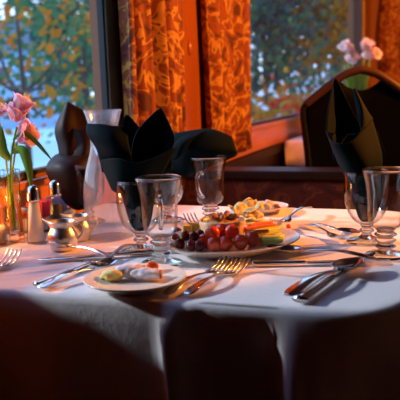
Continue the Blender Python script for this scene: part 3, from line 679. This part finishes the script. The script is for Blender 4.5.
def mk_knife(label, loc, rz):
    t = thing('knife', label, 'knife', loc, rz, 'silver knives')
    bm = bmesh.new(); tube(bm, [(0, 0, .005), (.004, 0, .005), (.05, 0, .005), (.095, 0, .005), (.1, 0, .005)], lambda u: .009-.003*u, 12, 20, .5); obj('handle', bm, M['silver'], t)
    bm = bmesh.new(); ribbon(bm, [(.098, .0045, .004), (.105, .0042, .0085), (.15, .004, .0100), (.185, .004, .0095), (.198, .004, .006), (.204, .004, .0015)], .0014); obj('blade', bm, M['silver'], t); return t
mkf = dict(fork=mk_fork, spoon=mk_spoon, knife=mk_knife)
GR = dict(fork='silver forks', spoon='silver spoons', knife='silver knives')
def cut(kind, tip, hand, label, dz=0, L=None, roll=0, pitch=0, keep='hand'):
    """tip and handle-end given as image points on the table plane; the tip end is kept"""
    a = G(*hand); b = G(*tip, TZ+dict(fork=.019, spoon=.010, knife=.004)[kind]); d = (b-a); rz = math.atan2(d.y, d.x); ln = .2 if kind != 'spoon' else .19
    if L: s = L/ln
    else: s = d.length/ln if .85 < d.length/ln < 1.3 else 1
    o = a if keep == 'hand' else b-V((math.cos(rz), math.sin(rz), 0))*ln*s
    o.z = TZ+.0005+dz
    if kind in proto: t = dup(proto[kind], o, rz, label)
    else: t = mkf[kind](label, o, rz); proto[kind] = t
    t.scale = (s, 1.08*s, s); t.rotation_euler = (roll, pitch, rz); return t
cut('fork', (14, 250), (-12, 278), 'fork at the left edge with only its tines in view', keep='tip')
cut('spoon', (47, 244), (96, 258.5), 'bronze-reflecting spoon in front of the silver creamer', .003, .18, 0.25, keep='tip')
cut('knife', (40, 260), (128, 256), 'knife lying under the spoon in front of the creamer', 0, .20, keep='tip')
cut('fork', (96, 258), (136, 246), 'fork with its handle reaching behind the goblet foot, left of the front plate', .0, .19)
cut('spoon', (117, 260), (40, 290), 'spoon beside the small front plate, bowl touching its left rim')
cut('knife', (88, 265), (37, 287), 'knife lying close along the left spoon, left of the front plate', 0, .17)
cut('fork', (227, 256), (166, 297), 'left one of the two forks in front of the platter')
cut('fork', (243, 257), (187, 297), 'right one of the two forks in front of the platter', 0)
cut('spoon', (266, 250), (352, 262), 'spoon lying across behind the right pair, bowl to the left below the platter rim', .004, .19, keep='tip')
cut('knife', (326, 262), (253, 266), 'knife crossing under the sideways spoon right of the forks', 0, .17)
cut('spoon', (360, 263), (288, 302), 'spoon with dark shining bowl at the front right corner of the table', .005)
cut('knife', (357, 259), (300, 304), 'knife lying along under the spoon at the front right corner', 0)
cut('fork', (358, 237), (300, 228), 'fork at the back right, left of the right goblet', .003, .17)
cut('spoon', (356, 232), (303, 226), 'spoon beside the fork at the back right, left of the right goblet', 0, .16)
cut('fork', (276, 221), (321, 209), 'serving fork with tines on the right rim of the platter', .014, .19, 0, .05, keep='tip')
cut('fork', (189, 213), (216, 240), 'fork seen between the front glasses and the ramekin', 0, .19, keep='tip')

# ------------------------------------------------------------------ next table flowers
nb = P(358, 112, 4.30)
t = thing('tall_vase', 'tall glass vase of pale pink flowers on the next table, behind the black chair', 'vase', (nb.x, nb.y, TZ))
bm = bmesh.new(); lathe(bm, [(0, 0), (.045, 0), (.04, .1), (.045, .25), (.042, .25), (.037, .1), (.04, .01), (0, .01)], 24); obj('body', bm, M['glass'], t)
def N(x, y, dd=0): return P(x, y, 4.30+dd)
nbv = V((nb.x, nb.y, TZ+.012))
for i, (x, y, lab, d) in enumerate(((347, 47, 'pale pink flower at the left of the bunch behind the chair', (-.6, .5)), (352, 57, 'pale pink flower lowest in the bunch behind the chair', (-.2, .1)), (366, 46, 'pale pink flower at the top right of the bunch behind the chair', (.1, .8)), (371, 53, 'pale pink flower at the right end of the bunch behind the chair', (.8, .2)))):
    sx = 357+(x-357)*.35
    flower('lily', lab, [nbv+V((.006*(i-1.5), 0, 0)), N(sx, 95, .01*i), N(sx+(x-sx)*.6, 72, .01*i), N(x, y+4, .01*i)], [(N(x, y+3, .01*i), RT*d[0]+UP*d[1]-FW*.9), (N(x-2+i, y+5, .01*i-.02), RT*-d[0]+UP*.6-FW*.6)], [([N(sx, 96, -.02), N(sx-5+3*i, 82, -.03), N(sx-8+5*i, 66, -.03)], .016), ([N(sx+2, 96, -.02), N(sx+3-1*i, 80, -.03), N(sx+2+2*i, 68, -.03)], .014)], M['petal2'], 'pale pink flowers on the next table', .005, 2.3)

# ------------------------------------------------------------------ outdoors
GZ = -1.2
tag(boxo('ground', (-160, -60, GZ-.1), (40, 200, GZ), M['ground']), kind='structure')
LM = dict(yg=leafmat('leaf_yellow_green', (.10, .14, .03), (.20, .20, .035), .35), ye=leafmat('leaf_yellow', (.36, .22, .03), (.32, .13, .02), .35), og=leafmat('leaf_orange', (.42, .13, .02), (.40, .18, .03), .35),
          gr=leafmat('leaf_green_mid', (.04, .12, .065), (.08, .17, .07), .35), dg=leafmat('leaf_dark', (.016, .06, .065), (.035, .09, .075), .3), rd=leafmat('leaf_red', (.50, .03, .02), (.60, .08, .03), .35), wh=leafmat('white_bloom', (.7, .74, .85), (.8, .8, .9), .3))
def tree(name, label, base, h, crown, mats, n, ls, cat='tree', group=None, seed=0, bare=.35):
    rnd = random.Random(seed); t = thing(name, label, cat, base, 0, group)
    cl = []
    for i in range(16):
        a = rnd.random()*6.28; r = crown[0]*math.sqrt(rnd.random())*.85; cl.append(V((r*math.cos(a), r*math.sin(a), h*bare+(h*(1-bare))*rnd.random())))
    bm = bmesh.new(); tube(bm, [V((0, 0, 0)), V((.1, 0, h*.4)), V((0, .1, h*.9))], lambda u: max(.02, h*.022*(1-u*.8)), 8, 10)
    for c in cl[:9]: tube(bm, [V((.05, 0, h*min(.6, bare+.1))), (c+V((0, 0, h*.5)))/2, c], lambda u: h*.007*(1.2-u), 6, 6)
    obj('trunk', bm, M['bark'], t)
    bm = bmesh.new()
    for i in range(n):
        c = rnd.choice(cl); q = V((rnd.gauss(0, 1), rnd.gauss(0, 1), rnd.gauss(0, .8)))*crown[1]*.5; p = c+q
        if p.z < .1: continue
        u = V((rnd.gauss(0, 1), rnd.gauss(0, 1), rnd.gauss(0, 1))).normalized(); w = u.orthogonal().normalized()
        s = ls*rnd.uniform(.6, 1.3); mi = rnd.choices(range(len(mats)), weights=[3, 2, 1][:len(mats)])[0]
        f = bm.faces.new([bm.verts.new(p+u*s), bm.verts.new(p+w*s*.6), bm.verts.new(p-u*s), bm.verts.new(p-w*s*.6)]); f.material_index = mi
    obj('foliage', bm, [LM[m] for m in mats], t, smooth=False); return t
def gb(px, d): p = P(px, 94, d); return V((p.x, p.y, GZ))
TG = 'trees outside the windows'
tree('leafy_tree', 'loose yellow and green tree over the street, right half of the near window', gb(82, 13), 4.6, (1.5, .75), ['gr', 'yg', 'ye'], 1000, .08, 'tree', TG, 1, .47)
tree('leafy_tree', 'tree with orange and yellow leaves at the left of the near window', gb(18, 9.5), 3.75, (1.1, .55), ['gr', 'og', 'ye'], 420, .08, 'tree', TG, 2, .52)
tree('leafy_tree', 'dark green tree behind the yellow one, middle of the near window', gb(76, 30), 7.5, (1.9, 1.0), ['dg', 'gr', 'yg'], 2400, .16, 'tree', TG, 3, .36)
tree('leafy_tree', 'dark tree close to the right jamb of the near window', gb(104, 20), 6, (1.6, 1.0), ['gr', 'dg'], 1800, .12, 'tree', TG, 4, .3)
for i, (px, d, h, ms, lab) in enumerate(((262, 19.5, 5.9, ['dg', 'gr'], 'dark green tree right beside the middle curtain in the far window'), (290, 25, 7.2, ['dg', 'gr', 'yg'], 'dark green tree left of the orange one in the far window'), (318, 21, 6.4, ['og', 'ye', 'gr'], 'orange autumn tree in the far window'), (340, 30, 8, ['dg', 'gr'], 'dark green tree right of the orange one in the far window'), (368, 36, 9, ['gr', 'dg'], 'dark green tree behind the pale pink flowers'), (278, 46, 11, ['dg', 'gr'], 'tall dark tree farthest back in the left half of the far window'), (335, 54, 12, ['dg', 'gr'], 'tall dark tree farthest back in the right half of the far window'))):
    tree('leafy_tree', lab, gb(px, d), h, (1.5 if i != 2 else .9, 1.1 if i < 5 else 1.5), ms, 2600, .12 if i < 5 else .18, 'tree', TG, 20+i, .12 if i != 2 else .3)
for i, (px, d, h, ms, lab, cat) in enumerate(((284, 12, 1.95, ['rd', 'og', 'gr'], 'red flowering bush low in the far window', 'bush'), (258, 9.5, 1.95, ['ye', 'og', 'wh'], 'yellow orange bush added for the bright strip beside the middle curtain, low in the far window', 'bush'), (302, 14.5, 2.2, ['dg', 'gr', 'wh'], 'dark bush with white blooms left of the black chair', 'bush'), (325, 16, 2.4, ['dg', 'gr', 'wh'], 'dark bush with white blooms above the chair top', 'bush'))):  # the yellow orange bush is added for a bright strip there
    tree('flowering_bush', lab, gb(px, d), h, (.55, .5), ms, 900, .06, cat, 'bushes outside the far window', 50+i, .15)
# pale blue house across the street
hb = gb(14, 48); t = thing('house', 'pale blue house across the street, seen through the near window at left', 'house', hb, math.radians(25))
boxo('wall', (-4.5, 0, 0), (3.2, 6, 5.2), M['bwall'], t)
bm = bmesh.new(); a = [bm.verts.new(V(p)) for p in ((-4.8, -.3, 5.2), (3.5, -.3, 5.2), (3.5, 6.3, 5.2), (-4.8, 6.3, 5.2), (-4.8, 3, 7.6), (3.5, 3, 7.6))]
for f in ((0, 1, 5, 4), (2, 3, 4, 5), (0, 4, 3), (1, 2, 5), (0, 3, 2, 1)): bm.faces.new([a[i] for i in f])
obj('roof', bm, M['broof'], t, smooth=False)
for x in (-3, -.6, 1.6):
    w = boxo('window', (x-.55, -.06, 2.9), (x+.55, 0, 4.3), M['white'], t); boxo('pane', (x-.45, -.08, 3.0), (x+.45, -.05, 4.2), M['bwin'], w)
# ------------------------------------------------------------------ added lamps and daylight
def lamp(loc, aim, power, label):  # fitting out of view, added to carry a warm spot
    x, y, z = loc
    t = thing('added_warm_lamp', label, 'lamp', (x, y, z))
    bm = bmesh.new(); tube(bm, [(0, 0, .10), (0, 0, ZC-z)], .006, 8); obj('cord', bm, M['darkwood'], t)
    q = (V(aim)-V(loc)).to_track_quat('-Z', 'Y').to_euler()
    bm = bmesh.new(); lathe(bm, smoothp([(.02, .09), (.04, .085), (.055, .05), (.062, 0)], 20), 32); sh = solid(obj('shade', bm, M['chrome'], t), .002); sh.rotation_euler = q
    l = bpy.data.lights.new('warm_fill_spot', 'SPOT'); l.shadow_soft_size = .03; l.energy = power; l.color = (1, .30, .042); l.spot_size = math.radians(81 if z < 1.8 else 115); l.spot_blend = .12
    o = bpy.data.objects.new('warm_fill_spot', l); COL.objects.link(o); o.parent = t; o.location = (V(aim)-V(loc)).normalized()*.005; o.rotation_euler = q
lamp((.95, 2.30, 1.75), (-.62, 2.26, .85), 330, 'unseen lamp added across the aisle for warm light on the table and wood panel')
lamp((.95, 4.9, 1.85), (-.60, 6.3, 1.15), 520, 'unseen lamp added farther along the aisle for warm light on the far curtain')
sun = bpy.data.lights.new('daylight_sun', 'SUN'); sun.energy = 4.0; sun.angle = math.radians(3); sun.color = (.82, .92, 1)
so = bpy.data.objects.new('daylight_sun', sun); COL.objects.link(so)
SE, SA = math.radians(22), math.radians(5)        # elevation; azimuth of travel away from +x
so.rotation_euler = V((math.cos(SE)*math.cos(SA), math.cos(SE)*math.sin(SA), -math.sin(SE))).to_track_quat('-Z', 'Y').to_euler()
w = bpy.data.worlds.new('sky'); S.world = w; w.use_nodes = True; n = w.node_tree.nodes; l = w.node_tree.links
bg = n['Background']; tc = n.new('ShaderNodeTexCoord'); sx = n.new('ShaderNodeSeparateXYZ'); rp = n.new('ShaderNodeValToRGB')
rp.color_ramp.elements[0].position = 0; rp.color_ramp.elements[0].color = (.55, .72, .95, 1); rp.color_ramp.elements[1].position = .6; rp.color_ramp.elements[1].color = (.30, .48, .95, 1)
l.new(tc.outputs['Generated'], sx.inputs[0]); l.new(sx.outputs['Z'], rp.inputs[0]); l.new(rp.outputs[0], bg.inputs['Color']); bg.inputs['Strength'].default_value = 2.5
S.view_settings.view_transform = 'Standard'; S.view_settings.look = 'None'; S.view_settings.exposure = 0; S.view_settings.gamma = 1
S.view_settings.use_curve_mapping = False
S.cycles.transparent_max_bounces = 48; S.cycles.max_bounces = 14; S.cycles.transmission_bounces = 12
